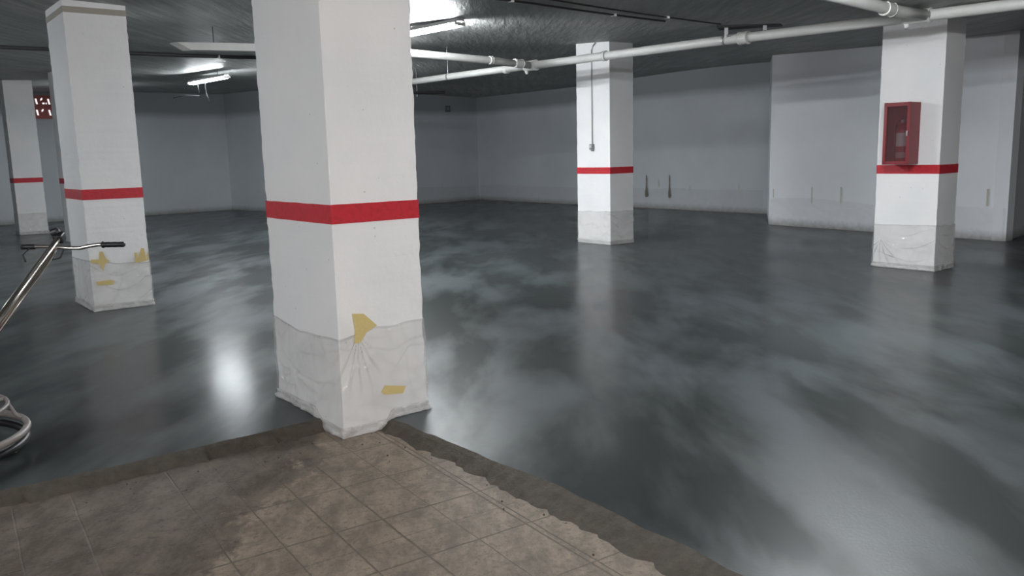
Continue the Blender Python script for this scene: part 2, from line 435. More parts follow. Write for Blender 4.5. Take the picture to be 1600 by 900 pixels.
def wrap(B, w1, w2, label, top, bot, hem=.055, flare=.018, seed=0, tapes=(), folds=(), group='plastic sheets wrapped round the column feet'):
    """thin film wrapped round a column's foot; top/bot give the height along u (0=A corner,1=near corner,2=C corner,4=A)"""
    cs = perim(B, w1, w2); cx = sum(cs) / 4
    t = thing('plastic_sheet', label, 'plastic sheet', (float(cx[0]), float(cx[1]), 0), group)
    nu, nv = 440, 60
    FV = []
    def surf(u, v):
        z0 = interp(bot, u) + hem * .5; z1 = interp(top, u) + .012 * mn.noise(Vector((u*4, seed, 2)))
        z = z0 + (z1 - z0) * v
        w = .5 + .5 * mn.noise(Vector((u*6 + z*5, z*9, seed))) + .5 * abs(mn.noise(Vector((u*14 - z*9, z*5, seed+4))))
        fv = 0.
        drape = max(0, math.sin(2.2*PI*(v*1.1 + .35*abs(((u % 1) - .5))*1.6 + .25*mn.noise(Vector((u*1.5, seed, 1)))))) ** 3
        off = .004 + .010 * drape * math.sin(PI*min(1, fr_u(u)*.98 + .01)) + .011 * w * (.45 + .55 * math.sin(PI * min(1, v*1.02 + .0)) )
        for (fu, fz, r_) in folds:                       # gathers radiating from a taped point
            du = (u - fu) * w1; dz = fz - z; rr = math.hypot(du, dz)
            if dz > 0 and rr < r_ :
                a = math.atan2(du, dz); fv = max(fv, (.5 + .5*math.cos(a*18 + .6*math.sin(rr*14)))**6 * (1 - rr/r_) * (1 if abs(a) < 1.0 else .2)); off += .010 * (.5 + .5 * math.cos(a * 18)) ** 2 * (1 - rr / r_) * min(1, rr*9)
        off += flare * .35 * max(0, 1 - v*6)
        fr_ = u - math.floor(u); sd = int(math.floor(u)) + seed
        for kk in range(3):
            zc = z1 - .05 - .11*kk - (.09 + .05*kk) * math.sin(PI*min(1, fr_*(.8 + .15*((sd*7 + kk*3) % 4)))) + .02*mn.noise(Vector((u*3, kk, seed)))
            fv = max(fv, math.exp(-((z - zc)/.007)**2) * max(0, .15 + 1.1*mn.noise(Vector((u*2.3, kk*3.3, seed + 1)))))
        if v > .975: fv = max(fv, .45)
        FV.append(min(1, fv))
        p = at_u(cs, u); n_ = face_n(u)
        fr = u - math.floor(u); e = min(fr, 1 - fr)
        q_ = p + n_ * off
        if e < .06:
            nb = face_n(u - .5) if fr < .5 else face_n(u + .5); q_ = q_ + nb * off * (1 - e / .06)
        return q_, z
    bm = bmesh.new(); g = []
    for j in range(nv + 1):
        row = []
        for i in range(nu):
            q_, z = surf(4 * i / nu, j / nv); row.append(bm.verts.new((q_[0], q_[1], z)))
        g.append(row)
    for a, b in zip(g, g[1:]):
        for i in range(nu): bm.faces.new((a[i], a[(i+1) % nu], b[(i+1) % nu], b[i]))
    fo = keep(obj('film', bm, FILM, smooth=True), t)
    fa = fo.data.attributes.new('fold', 'FLOAT', 'POINT'); fa.data.foreach_set('value', FV)
    nu = 160; bm = bmesh.new(); g = []
    for j, (v, o_) in enumerate(((1.0, .006), (.95, .014), (.8, .015), (.6, .017), (.35, .018), (.12, .020), (0., .016), (0., -.01))):
        row = []
        for i in range(nu):
            u = 4 * i / nu; fr = u - math.floor(u); e = min(fr, 1 - fr)
            z = interp(bot, u) + hem * v + (.006 * mn.noise(Vector((u*9, j, seed))) if 0 < j < 6 else 0)
            off = o_ * flare / .018 * (.8 + .9 * mn.noise(Vector((u*8, v*2, seed+6))) + .6 * mn.noise(Vector((u*25, v*4, seed+8)))) if o_ > 0 else o_
            p = at_u(cs, u); q_ = p + face_n(u) * off
            if e < .06:
                nb = face_n(u - .5) if fr < .5 else face_n(u + .5); q_ = q_ + nb * off * (1 - e / .06)
            row.append(bm.verts.new((q_[0], q_[1], max(z, interp(bot, u) + .002))))
        g.append(row)
    for a, b in zip(g, g[1:]):
        for i in range(nu): bm.faces.new((a[i], a[(i+1) % nu], b[(i+1) % nu], b[i]))
    o = keep(obj('gathered_hem', bm, HEM, smooth=True), t); o['label'] = 'crumpled whitish lower hem'
    for pts in tapes:                                     # each a polygon in (u, z)
        bm = bmesh.new(); fr_, bk_ = [], []
        for (u, z) in pts:
            p = at_u(cs, u); n_ = face_n(u)
            a = p + n_ * .0235; b = p + n_ * .022
            fr_.append(bm.verts.new((a[0], a[1], z))); bk_.append(bm.verts.new((b[0], b[1], z)))
        bm.faces.new(fr_); bm.faces.new(bk_[::-1])
        for i in range(len(pts)):
            k = (i + 1) % len(pts); bm.faces.new((fr_[i], bk_[i], bk_[k], fr_[k]))
        o = keep(obj('masking_tape', bm, TAPE), t); o['label'] = 'yellow masking tape piece'
    return t

Bm, Bl, Bc, Br, Bf = (-.994, 4.629), (-4.46, 8.739), (1.676, 13.91), (5.171, 10.068), (-11.276, 19.113)
column(Bm, .913, .566, 'broad white column nearest the camera, standing on the corner of the old tiled floor', OLD, .0055, 1)
column(Bl, .869, .597, 'white column behind the trowel handlebar, left of the nearest column', 0, .006, 2, head_strip=True)
column(Bc, .792, .550, 'white column carrying a grey switch and cable, in mid hall', 0, .003, 3)
column(Br, .779, .492, 'white column carrying the red extinguisher cabinet, at right', 0, .004, 4)
column(Bf, .584, .584, 'far white column at the left edge of the photo, beside the red clay vent', 0, .006, 5)
Bf2 = (-9.337 + .619*.58 , 17.384 - .785*.58)
column((-9.30 + .619*.62, 17.36 - .785*.62), .62, .58, 'mostly hidden white column showing as a sliver behind another column at left', 0, .004, 6)

wrap(Bm, .913, .566, 'crumpled clear plastic sheet round the foot of the nearest column',
     [(0, .555), (.45, .515), (.8, .525), (1, .533), (1.13, .552), (1.42, .572), (2, .580), (3, .56), (4, .555)],
     [(0, .0), (.60, .0), (.69, OLD+.0), (1, OLD), (1.50, OLD), (1.56, .0), (4, .0)], .06, .020, 11,
     tapes=[[(1.145, .675), (1.275, .665), (1.42, .585), (1.30, .555), (1.22, .50), (1.15, .50), (1.17, .58)],
            [(1.48, .215), (1.73, .185), (1.69, .145), (1.47, .160), (1.43, .18)]],
     folds=[(1.2, .545, .38)])
wrap(Bl, .869, .597, 'clear plastic sheet taped round the foot of the column behind the trowel handlebar',
     [(0, .535), (.87, .546), (1, .556), (1.2, .536), (1.42, .503), (2, .489), (3, .52), (4, .535)],
     [(0, 0), (4, 0)], .07, .016, 12,
     tapes=[[(1.17, .64), (1.22, .64), (1.27, .56), (1.33, .53), (1.25, .51), (1.20, .43), (1.15, .51), (1.01, .53), (1.02, .565), (1.15, .56)],
            [(1.06, .325), (1.30, .330), (1.37, .315), (1.34, .275), (1.08, .285)],
            [(1.75, .60), (1.79, .60), (1.80, .53), (1.87, .64), (1.92, .64), (1.95, .50), (1.75, .485)],
            [(1.955, .56), (1.99, .60), (1.995, .52), (1.955, .50)]])
wrap(Bc, .792, .550, 'clear plastic sheet round the foot of the column with the switch',
     [(0, .548), (1, .567), (2, .559), (3, .55), (4, .548)], [(0, 0), (4, 0)], .07, .010, 13)
wrap(Br, .779, .492, 'clear plastic sheet round the foot of the column with the red cabinet',
     [(0, .548), (1, .57), (2, .553), (3, .55), (4, .548)], [(0, 0), (4, 0)], .07, .018, 14, folds=[(.12, .36, .5)])
wrap(Bf, .584, .584, 'clear plastic sheet round the foot of the far column at the left edge',
     [(0, .48), (2, .485), (4, .48)], [(0, 0), (4, 0)], .07, .02, 15)

# film skirts along the walls
def wall_film(a, b, label, top, s0=0., s1=None, marks=(), streaks=(), seed=0):
    a, b = np.array(a), np.array(b); L = np.linalg.norm(b - a); dv = (b - a) / L; nin = np.array([dv[1], -dv[0]])
    s1 = L if s1 is None else s1; t = thing('wall_plastic_sheet', label, 'plastic sheet', V3(a + dv * s0, 0), 'plastic sheets hung along the wall feet')
    bm = bmesh.new(); n = int((s1 - s0) / .08); g = []
    for j in range(7):
        row = []
        for i in range(n + 1):
            s = s0 + (s1 - s0) * i / n; z1 = interp(top, s) + .025 * mn.noise(Vector((s*.9, seed, 0)))
            z = .02 + (z1 - .02) * j / 6
            off = .008 + .014 * (.5 + .5 * mn.noise(Vector((s*4 + z*3, z*6, seed))))
            p = a + dv * s + nin * off; row.append(bm.verts.new((p[0], p[1], z)))
        g.append(row)
    for r_, q_ in zip(g, g[1:]):
        for i in range(n): bm.faces.new((r_[i], r_[i+1], q_[i+1], q_[i]))
    keep(obj('film', bm, FILMW, smooth=True), t)
    for (s, za, zb_, w) in marks:
        bm = bmesh.new(); p = a + dv * s + nin * .026
        box(bm, V3(p, (za + zb_) / 2), D3(dv) * w / 2, D3(nin) * .001, Z * (zb_ - za) / 2)
        o = keep(obj('tape_strip', bm, TAPEP), t); o['label'] = 'short upright strip of pale tape'
    return t
wall_film(ring[4], ring[5], 'long clear plastic sheet along the back wall foot behind the switch column', [(0, .52), (4, .515), (8, .54), (12.2, .56)], .1, 12.1,
          marks=[(8.716, .60, .76, .035), (9.806, .50, .62, .03), (11.385, .54, .70, .03)], seed=31)
wall_film(ring[6], ring[7], 'clear plastic sheet on the projecting wall block behind the red cabinet column', [(0, .53), (1.1, .566), (1.95, .532), (2.4, .478), (3.1, .53), (4.7, .52)], .03, 4.68,
          marks=[(.13, .55, .73, .02), (1.055, .47, .785, .025), (1.697, .488, .797, .025), (4.39, .543, .817, .03)], seed=32)
wall_film(ring[3], ring[4], 'clear plastic sheet low on the rear wall beside the nearest column', [(0, .55), (4.5, .546), (6.6, .49)], .1, 7.0,
          marks=[(5.4, .52, .70, .03), (6.0, .52, .68, .03), (6.3, .55, .75, .03)], seed=33)
# rusty drip marks on the back wall (two larger, irregular)
for s, w, lab in ((8.26, .06, 'left one of two rusty drip marks low on the back wall'), (9.11, .045, 'right one of two rusty drip marks low on the back wall')):
    a, b = np.array(ring[4]), np.array(ring[5]); dv = (b - a) / np.linalg.norm(b - a); nin = np.array([dv[1], -dv[0]])
    bm = bmesh.new(); fr_ = []
    zs = [.30, .36, .45, .52, .60, .70, .80, .90]; ws = [.6, 1.1, 1.0, .5, .45, .3, .35, .25]
    L1 = [(s + w * k * (1 + .3*math.sin(z*40)), z) for z, k in zip(zs, ws)]; L2 = [(s - w * k * .8, z) for z, k in zip(zs, ws)]
    pts = L1 + L2[::-1]
    fv = [bm.verts.new(V3(a + dv*x + nin*.032, z)) for x, z in pts]; bv = [bm.verts.new(V3(a + dv*x + nin*.030, z)) for x, z in pts]
    bm.faces.new(fv); bm.faces.new(bv[::-1])
    for i in range(len(pts)): k = (i+1) % len(pts); bm.faces.new((fv[i], bv[i], bv[k], fv[k]))
    o = obj('wall_stain', bm, MARK); o['label'] = lab; o['category'] = 'stain'; o['group'] = 'rusty drip marks on the back wall'

# ------------------------------------------------------------------ clay vent block, wall grille
def on_wall(a, b, s, z, off=0.):
    a, b = np.array(a), np.array(b); dv = (b - a) / np.linalg.norm(b - a); nin = np.array([dv[1], -dv[0]])
    return V3(a + dv*s + nin*off, z), D3(dv), D3(nin)
t = thing('ventilation_block', 'red clay lattice vent block high on the left rear wall, daylight showing through', 'vent', on_wall(ring[1], ring[2], 1.5, 2.84)[0])
bm = bmesh.new(); s0, s1, z0, z1 = 1.12, 2.05, 2.86, 3.47
p, dv, nin = on_wall(ring[1], ring[2], (s0+s1)/2, (z0+z1)/2, .03)
W_, Hh = (s1-s0)/2, (z1-z0)/2
box(bm, p, dv*W_, nin*.04, Z*Hh)
for k in range(4): box(bm, p + dv*(-W_ + 2*W_*k/3) + nin*.04, dv*.012, nin*.006, Z*Hh)
for k in (-1, 0, 1): box(bm, p + Z*Hh*k + nin*.04, dv*W_, nin*.006, Z*.012)
keep(obj('clay_lattice', bm, BRICK), t)
DAY = emit('daylight', (1, .97, .98), 1.0)
for r_ in (.15, -.15):
    for c0 in (-.36, -.05, .26):
        for dx, dz, ax, az in ((0, 0, dv*.022, Z*.075 - dv*.012), (.13, .06, dv*.026 + Z*.02, Z*.026), (.20, -.05, dv*.055, Z*.022)):
            if r_ < 0 and dx == .20: continue
            bm = bmesh.new(); box(bm, p + dv*(c0 + dx - .01) + Z*(r_ + dz) + nin*.041, ax, nin*.003, az)
            keep(obj('daylight_slot', bm, DAY), t)

p, dv, nin = on_wall(ring[3], ring[4], 5.79, 3.12, .012)
t = thing('wall_grille', 'small square vent grille high on the rear wall right of the nearest column', 'grille', p)
bm = bmesh.new(); box(bm, p, dv*.12, nin*.012, Z*.11); keep(obj('plate', bm, plain('grille_plate', (.22, .22, .23), .6)), t)
for i, j in ((-1,-1),(-1,0),(-1,1),(0,-1),(0,1),(1,-1),(1,0),(1,1)):
    bm = bmesh.new(); box(bm, p + dv*.075*i + nin*.014 + Z*.07*j, dv*.022, nin*.004, Z*.02); keep(obj('hole', bm, DARK), t)

# ------------------------------------------------------------------ pipes under the ceiling
ZP = 2.90
KP = 1.125                                 # pipes hang close under the slab
PW = thing('drain_pipework', 'white drain pipe with three branches running under the ceiling past the mid and right columns', 'pipe', (4.9, 9.3, 2.9))
def pipe_run(label, pts, r, couplings=(), hangers=(), mat=None):
    t = PW
    bm = bmesh.new(); tube(bm, pts, r * 1.14, 16); o = keep(obj('pipe', bm, mat or PIPE, smooth=True), t); o['label'] = label
    for c, d, l, rr in couplings:
        bm = bmesh.new(); d = Vector(d).normalized(); c = Vector(c)
        rr = rr * KP * 1.13; l = l * KP
        lathe(bm, c, [(-l/2, rr*.9), (-l/2+.004, rr), (-l/2+.018, rr), (-l/2+.02, rr*.94), (l/2-.02, rr*.94), (l/2-.018, rr), (l/2-.004, rr), (l/2, rr*.9)], 20, d)
        keep(obj('coupling', bm, PIPE), t)
    for c, rr in hangers:
        c = Vector(c); hz = ceil_h(c.x, c.y); bm = bmesh.new()
        lathe(bm, c, [(-.012, rr*KP + .006), (.012, rr*KP + .006)], 20, Vector(pts[1]) - Vector(pts[0]))
        tube(bm, [c + Z*rr, (c.x, c.y, hz)], .005, 8)
        keep(obj('hanger', bm, STEEL), t)
    return t
m0 = [(8.100, 5.231, ZP), (5.141, 8.550, ZP), (4.421, 9.248, ZP), (2.531, 11.025, ZP), (0.383, 13.275, ZP)]
pd = Vector((-.66, .75, 0))
J1 = Vector((4.421, 9.248, ZP)); J2 = Vector((0.383, 13.275, ZP))
pipe_run('thick white drain pipe crossing below the ceiling in front of the switch column', m0, .052,
         couplings=[((2.948, 10.631, ZP), pd, .12, .064), (J1, pd, .26, .062), ((6.300, 7.256, ZP), pd, .10, .062), ((1.406, 12.195, ZP), pd, .05, .056)],
         hangers=[((2.756, 10.811, ZP), .056), ((5.513, 8.100, ZP), .056)])
pipe_run('white branch pipe rising forward from the drain pipe above the red cabinet column', [J1 + Vector((.12, -.05, 0)), (4.072, 8.910, ZP+.005), (3.600, 8.505, ZP+.02), (2.137, 7.256, ZP+.05), (0.675, 5.962, ZP + .08)], 0.0517,
         couplings=[((3.881, 8.752, ZP+.01), (-.75, -.66, 0), .16, .058)], hangers=[((2.925, 7.931, ZP+.035), .05)])
pipe_run('white branch pipe running from the bend towards the nearest column, below the lit tube', [J2 + Vector((.03, 0, 0)), (-0.225, 12.397, ZP), (-1.271, 11.295, ZP), (-2.137, 10.406, ZP+.01)], 0.0473,
         couplings=[((0.180, 12.915, ZP), (-.66, -.73, 0), .16, .055), ((-0.225, 12.375, ZP), (-.66, -.73, 0), .06, .047)])
pipe_run('thinner white pipe continuing behind the bend towards the rear, below the ceiling', [J2 + Vector((.05, -.05, 0)), (-0.675, 14.377, ZP), (-1.643, 15.446, ZP), (-3.600, 17.550, ZP)], 0.0484,
         couplings=[(J2, pd, .22, .066), ((0.000, 13.680, ZP - .01), pd, .08, .05)], hangers=[((-1.012, 14.737, ZP), .046)])
# clean-out plug and screw heads under the joints
for pt, lab in (((.315, 13.33, ZP - .095), 'small pipe plug under the bend of the white drain pipe'), ((4.34, 9.31, ZP - .10), 'small pipe plug under the drain pipe junction above the red cabinet column')):
    bm = bmesh.new(); lathe(bm, pt, [(-.012, .022), (0, .028), (.03, .03), (.034, .026)], 16); pg = keep(obj('plug', bm, PIPE), PW); pg['label'] = lab
    bm = bmesh.new(); box(bm, Vector(pt) - Z*.018, (.014, 0, 0), (0, .005, 0), (0, 0, .008)); o = obj('square_head', bm, STEEL, pg)

# hanger bracket by the pipe coupling
t = thing('ceiling_bracket', 'trapeze bracket with two pale drop tabs just above the thick drain pipe', 'bracket', (2.85, 10.9, 3.0))
pa, pb = Vector((2.76, 10.75, 0)), Vector((3.20, 10.62, 0))
for p_ in (pa, pb):
    bm = bmesh.new(); hz = ceil_h(p_.x, p_.y); box(bm, (p_.x, p_.y, hz - .08), (pb-pa).normalized()*.022, Vector((.0, .006, 0)), Z*.08); bevel(bm, .002, 1); keep(obj('drop_tab', bm, WHITEM), t)
bm = bmesh.new(); hz = ceil_h(2.9, 10.8); tube(bm, [(pa.x, pa.y-.02, hz - .13), (pb.x + .1, pb.y - .05, hz - .11)], .018, 8); keep(obj('crossbar', bm, GREYC), t)
bm = bmesh.new(); box(bm, (3.05, 10.75, hz - .015), (pb-pa).normalized()*.38, Vector((.05, .12, 0)), Z*.014); keep(obj('top_plate', bm, DARK), t)

# dark conduits running along the ceiling
def ceiling_run(label, pts, r, mat=DARK, drop=.02, name='ceiling_cable', clips=0):
    fine_ = []
    for a, b in zip(pts, pts[1:]):
        for k in range(12): s = k/12; x, y = a[0]+(b[0]-a[0])*s, a[1]+(b[1]-a[1])*s; fine_.append((x, y, ceil_h(x, y) - drop))
    x, y = pts[-1]; fine_.append((x, y, ceil_h(x, y) - drop))
    t = thing(name, label, 'cable', fine_[0]); bm = bmesh.new(); tube(bm, fine_, r, 8); keep(obj('sheath', bm, mat, smooth=True), t)
    for k in range(clips):
        c = Vector(fine_[int((k + .5) / clips * (len(fine_)-1))]); bm = bmesh.new(); box(bm, c, (r+.02, 0, 0), (0, .012, 0), Z*(r+.004)); keep(obj('clip', bm, STEEL), t)
    return t
ceiling_run('dark cable along the ceiling above the lit tube, ending near the switch column', [(-2.2, 6.55), (-.92, 7.9), (.26, 8.7), (1.87, 10.1)], .011, clips=4)
ceiling_run('second dark cable on the ceiling running on to the trapeze bracket', [(-.6, 7.4), (.26, 8.3), (2.6, 10.4)], .009, clips=3)
ceiling_run('dark conduit across the ceiling between the two left columns', [(-9.2, 11.2), (-6.7, 12.7), (-5.7, 13.6), (-4.0, 15.2), (-2.4, 17)], .03, clips=4, name='ceiling_conduit')

# pale trunking on the ceiling left of the nearest column
t = thing('cable_trunking', 'pale flat trunking with an oblique end under the ceiling, left of the nearest column', 'trunking', (-4.0, 10.3, 3.0))
bm = bmesh.new(); e0 = Vector((-3.93, 10.46, 2.945)); e1 = Vector((-2.6, 11.05, 2.96)); d_ = (e1-e0).normalized(); s_ = Vector((d_.y, -d_.x, 0)) * .06
vv = [bm.verts.new(x) for x in (e0 + s_ + d_*.09 - Z*.045, e0 - s_ - Z*.045, e1 - s_ - Z*.045, e1 + s_ - Z*.045, e0 + s_ - d_*.06 + Z*.045, e0 - s_ - d_*.15 + Z*.045, e1 - s_ + Z*.045, e1 + s_ + Z*.045)]
for f_ in ((0,1,2,3),(7,6,5,4),(0,3,7,4),(1,5,6,2),(0,4,5,1),(3,2,6,7)): bm.faces.new([vv[i] for i in f_])
keep(obj('trunking_body', bm, PIPE), t)
for k in (.25, .8):
    c = e0.lerp(e1, k); bm = bmesh.new(); tube(bm, [c + Z*.04, (c.x, c.y, ceil_h(c.x, c.y))], .008, 8); keep(obj('drop_rod', bm, DARK), t)

# ------------------------------------------------------------------ lamps
ldir = Vector((.70, -.714, 0)).normalized()
TUBE = emit('lit_tube', (.93, .97, 1.0), 480)
TUBED = emit('dim_lit_tube', (.90, .96, 1.0), 190)  # emission lowered to weaken the streak on the floor
def lamp(label, c, length=1.5, rods=True, d=ldir, mat=None):
    c = Vector(c); t = thing('tube_lamp', label, 'lamp', c, 'twin tube ceiling lamps'); s = Vector((-d.y, d.x, 0))
    bm = bmesh.new(); hl = length/2                         # trough housing with sloping sides
    prof = [(-.07, .012), (-.045, .055), (.045, .055), (.07, .012), (.065, .008), (.04, .025), (-.04, .025), (-.065, .008)]
    A = [bm.verts.new(c - d*hl + s*x + Z*z) for x, z in prof]; B = [bm.verts.new(c + d*hl + s*x + Z*z) for x, z in prof]
    for i in range(8): k = (i+1) % 8; bm.faces.new((A[i], A[k], B[k], B[i]))
    for R_ in (A, B):
        bm.faces.new([R_[i] for i in (0, 1, 6, 7)]); bm.faces.new([R_[i] for i in (1, 2, 5, 6)]); bm.faces.new([R_[i] for i in (2, 3, 4, 5)])
    keep(obj('housing', bm, WHITEM), t)
    for k in (-1, 1):
        bm = bmesh.new(); tube(bm, [c - d*(hl-.03) + s*.028*k - Z*.022, c + d*(hl-.03) + s*.028*k - Z*.022], .015, 12)
        keep(obj('tube', bm, mat or TUBE, smooth=True), t)
        bm = bmesh.new(); box(bm, c + d*(hl-.015)*k - Z*.008, d*.015, s*.07, Z*.02); keep(obj('end_cap', bm, WHITEM), t)
    if rods:
        for k in (-.55, .55):
            p = c + d*hl*k; bm = bmesh.new(); tube(bm, [p + Z*.05, (p.x, p.y, ceil_h(p.x, p.y))], .007, 8); keep(obj('drop_rod', bm, DARK), t)
    return t
lamp('lit tube lamp under the ceiling just right of the nearest column', (-1.08, 10.62, ceil_h(-1.08, 10.62) - .088), 1.6, False)
lamp('small far lit tube lamp seen between the two left columns', (-6.25, 17.9, 3.25), 1.7, mat=TUBED)
lamp('lit tube lamp just above the photo frame, in front of the red cabinet column', (2.80, 6.50, 2.86), 1.4)
lamp('added unseen tube lamp behind the nearest column, brightening the rear walls', (-3.6, 17.6, 3.1), 1.5)  # extra lamp, put out of sight to light the rear walls
lamp('added unseen tube lamp behind the nearest column, brightening the mid column', (-2.25, 12.7, ceil_h(-2.25, 12.7) - .085), 1.2, False)  # extra lamp, concealed there to lift the mid column's left face
lamp('added unseen tube lamp left of the camera, brightening the nearest column', (-6.2, 1.2, 2.9), 1.3)  # extra off-screen lamp for the left faces of the near columns
lamp('lit tube lamp hidden behind the column at left', (-10.4, 21.3, 3.35), 1.0, mat=TUBED)
lamp('lit tube lamp behind the camera, above the old tiles', (1.1, -1.2, 2.95), 1.5)
lamp('added unseen tube lamp beyond the trowel, raising the light level', (-9.6, 10.2, 2.95), 1.5)  # extra off-screen lamp, added as general fill

# unlit hanging bar with hook at the far end
t = thing('hanging_rail', 'dark rail hanging below the ceiling right of the nearest column, far back', 'rail', (-2.0, 19.0, 3.0))
bm = bmesh.new(); ra, rb = Vector((-2.6, 18.4, 2.92)), Vector((-1.42, 19.3, 2.98)); tube(bm, [ra, rb], .035, 8); keep(obj('bar', bm, DARK), t)
bm = bmesh.new(); c = ra.lerp(rb, .52); tube(bm, [(c.x, c.y, c.z - .1), (c.x, c.y, ceil_h(c.x, c.y))], .018, 8); keep(obj('drop_rod', bm, DARK), t)
bm = bmesh.new(); tube(bm, [c + Vector((.05, 0, .28)), c + Vector((.18, .05, .12)), c + Vector((.26, .08, .3))], .008, 6); keep(obj('wire', bm, DARK), t)
# dangling wires near the far lamp
for pts, lab in (([(-6.32, 17.97, 3.24), (-6.5, 18.4, 3.16), (-6.48, 18.4, 3.0), (-6.44, 18.4, 2.86)], 'short dark wire dangling below the far lit tube lamp'),
                 ([(-6.62, 18.28, 3.23), (-6.66, 18.5, 2.97), (-6.95, 18.5, 3.0), (-7.25, 18.5, 2.95), (-7.2, 18.5, 2.87)], 'hooked loose wire left of the far lit tube lamp')):
    bm = bmesh.new(); tube(bm, pts, .010, 6); o = obj('loose_wire', bm, DARK, smooth=True); o['label'] = lab; o['category'] = 'wire'

# ------------------------------------------------------------------ switch on the mid column
Bcn = np.array(Bc)
def on_c(s, z, off): return V3(Bcn + dL*s - dR*off, z)
t = thing('light_switch', 'grey switch box and cable down the front of the mid column', 'switch', on_c(.40, 1.64, 0))
bm = bmesh.new(); box(bm, on_c(.40, 1.64, .03), D3(dL)*.035, D3(dR)*.028, Z*.048); bevel(bm, .006); keep(obj('switch_box', bm, GREYP), t)
bm = bmesh.new(); box(bm, on_c(.40, 1.65, .060), D3(dL)*.018, D3(dR)*.004, Z*.022); keep(obj('rocker', bm, WHITEM), t)
bm = bmesh.new(); box(bm, on_c(.385, 1.585, .03), D3(dL)*.018, D3(dR)*.02, Z*.015); keep(obj('cable_gland', bm, GREYP), t)
bm = bmesh.new(); tube(bm, [on_c(.40, 1.68, .018), on_c(.40, 2.4, .018), on_c(.40, 3.12, .018), on_c(.395, 3.22, .018), on_c(.36, 3.29, .018), on_c(.30, 3.335, .018), on_c(.22, 3.36, .018)], .0085, 8)
keep(obj('conduit', bm, GREYC, smooth=True), t)

# ------------------------------------------------------------------ extinguisher cabinet on the right column
Brn = np.array(Br); DEP = .24
def on_r(s, z, off): return V3(Brn + dL*s - dR*off, z)
sA, sB, zA, zB = .610, .300, 1.318, 2.045
xL, xR = sA - .035, sB - .035
cs_, cz_, hw, hh_ = (xL + xR)/2, (zA + zB)/2, (xL - xR)/2, (zB - zA)/2
t = thing('extinguisher_cabinet', 'red metal fire extinguisher cabinet with glazed front on the right column', 'cabinet', on_r(cs_, zA, 0))
bm = bmesh.new(); tk = .006
for c, a, b, c2 in ((on_r(cs_, cz_, tk), D3(dL)*hw, D3(dR)*tk, Z*hh_), (on_r(xL, cz_, DEP/2), D3(dL)*tk, D3(dR)*DEP/2, Z*hh_), (on_r(xR, cz_, DEP/2), D3(dL)*tk, D3(dR)*DEP/2, Z*hh_),
                    (on_r(cs_, zB, DEP/2), D3(dL)*(hw+tk), D3(dR)*DEP/2, Z*tk), (on_r(cs_, zA, DEP/2), D3(dL)*(hw+tk), D3(dR)*DEP/2, Z*tk)): box(bm, c, a, b, c2)
keep(obj('box_shell', bm, CABRED), t)
bm = bmesh.new()
fr = .022
box(bm, on_r(xL - fr/2, cz_, DEP+.008), D3(dL)*(fr/2+.008), D3(dR)*.008, Z*(hh_+.008)); box(bm, on_r(xR + fr/2, cz_, DEP+.008), D3(dL)*(fr/2+.008), D3(dR)*.008, Z*(hh_+.008))
box(bm, on_r(cs_, zB - .015, DEP+.008), D3(dL)*hw, D3(dR)*.008, Z*.022); box(bm, on_r(cs_, zA + .012, DEP+.008), D3(dL)*hw, D3(dR)*.008, Z*.020)
dr = keep(obj('door', bm, CABRED), t)
bm = bmesh.new(); box(bm, on_r(cs_, cz_, DEP+.006), D3(dL)*(hw-.02), D3(dR)*.002, Z*(hh_-.03)); o = obj('glass_pane', bm, GLASS, ); o.parent = dr
bm = bmesh.new(); box(bm, on_r(xR + .02, cz_, DEP+.022), D3(dL)*.008, D3(dR)*.008, Z*.03); o = obj('latch', bm, STEEL); o.parent = dr
# the extinguisher
ec = on_r(cs_ - .01, zA + .01, .12)
t = thing('fire_extinguisher', 'red fire extinguisher with white label behind the cabinet glass', 'fire extinguisher', ec)
bm = bmesh.new(); lathe(bm, ec, [(0, .055), (.01, .065), (.03, .068), (.38, .068), (.42, .060), (.45, .040), (.465, .022), (.48, .02)], 24); keep(obj('cylinder', bm, EXTRED, smooth=True), t)
bm = bmesh.new(); lathe(bm, ec + Z*.20, [(0, .0695), (.16, .0695)], 24); keep(obj('label_band', bm, PAPER), t)
bm = bmesh.new(); lathe(bm, ec + Z*.06, [(0, .0695), (.07, .0695)], 24); keep(obj('lower_label', bm, plain('lower_label_paper', (.5, .35, .36), .6)), t)
bm = bmesh.new(); lathe(bm, ec + Z*.48, [(0, .018), (.03, .022), (.035, .016), (.05, .014)], 16); keep(obj('valve', bm, STEEL), t)
bm = bmesh.new(); box(bm, ec + Z*.545, D3(-dR)*.05, D3(dL)*.009, Z*.005); box(bm, ec + Z*.525 + D3(-dR)*.01, D3(-dR)*.045, D3(dL)*.009, Z*.004); keep(obj('squeeze_handle', bm, DARK), t)
bm = bmesh.new(); e = ec + D3(dL)*.02
tube(bm, [ec + Z*.50, ec + Z*.51 + D3(dL)*.05, ec + Z*.46 + D3(dL)*.082, ec + Z*.30 + D3(dL)*.082, ec + Z*.14 + D3(dL)*.08], [.009, .009, .009, .009, .013], 10); keep(obj('hose', bm, RUBBER, smooth=True), t)

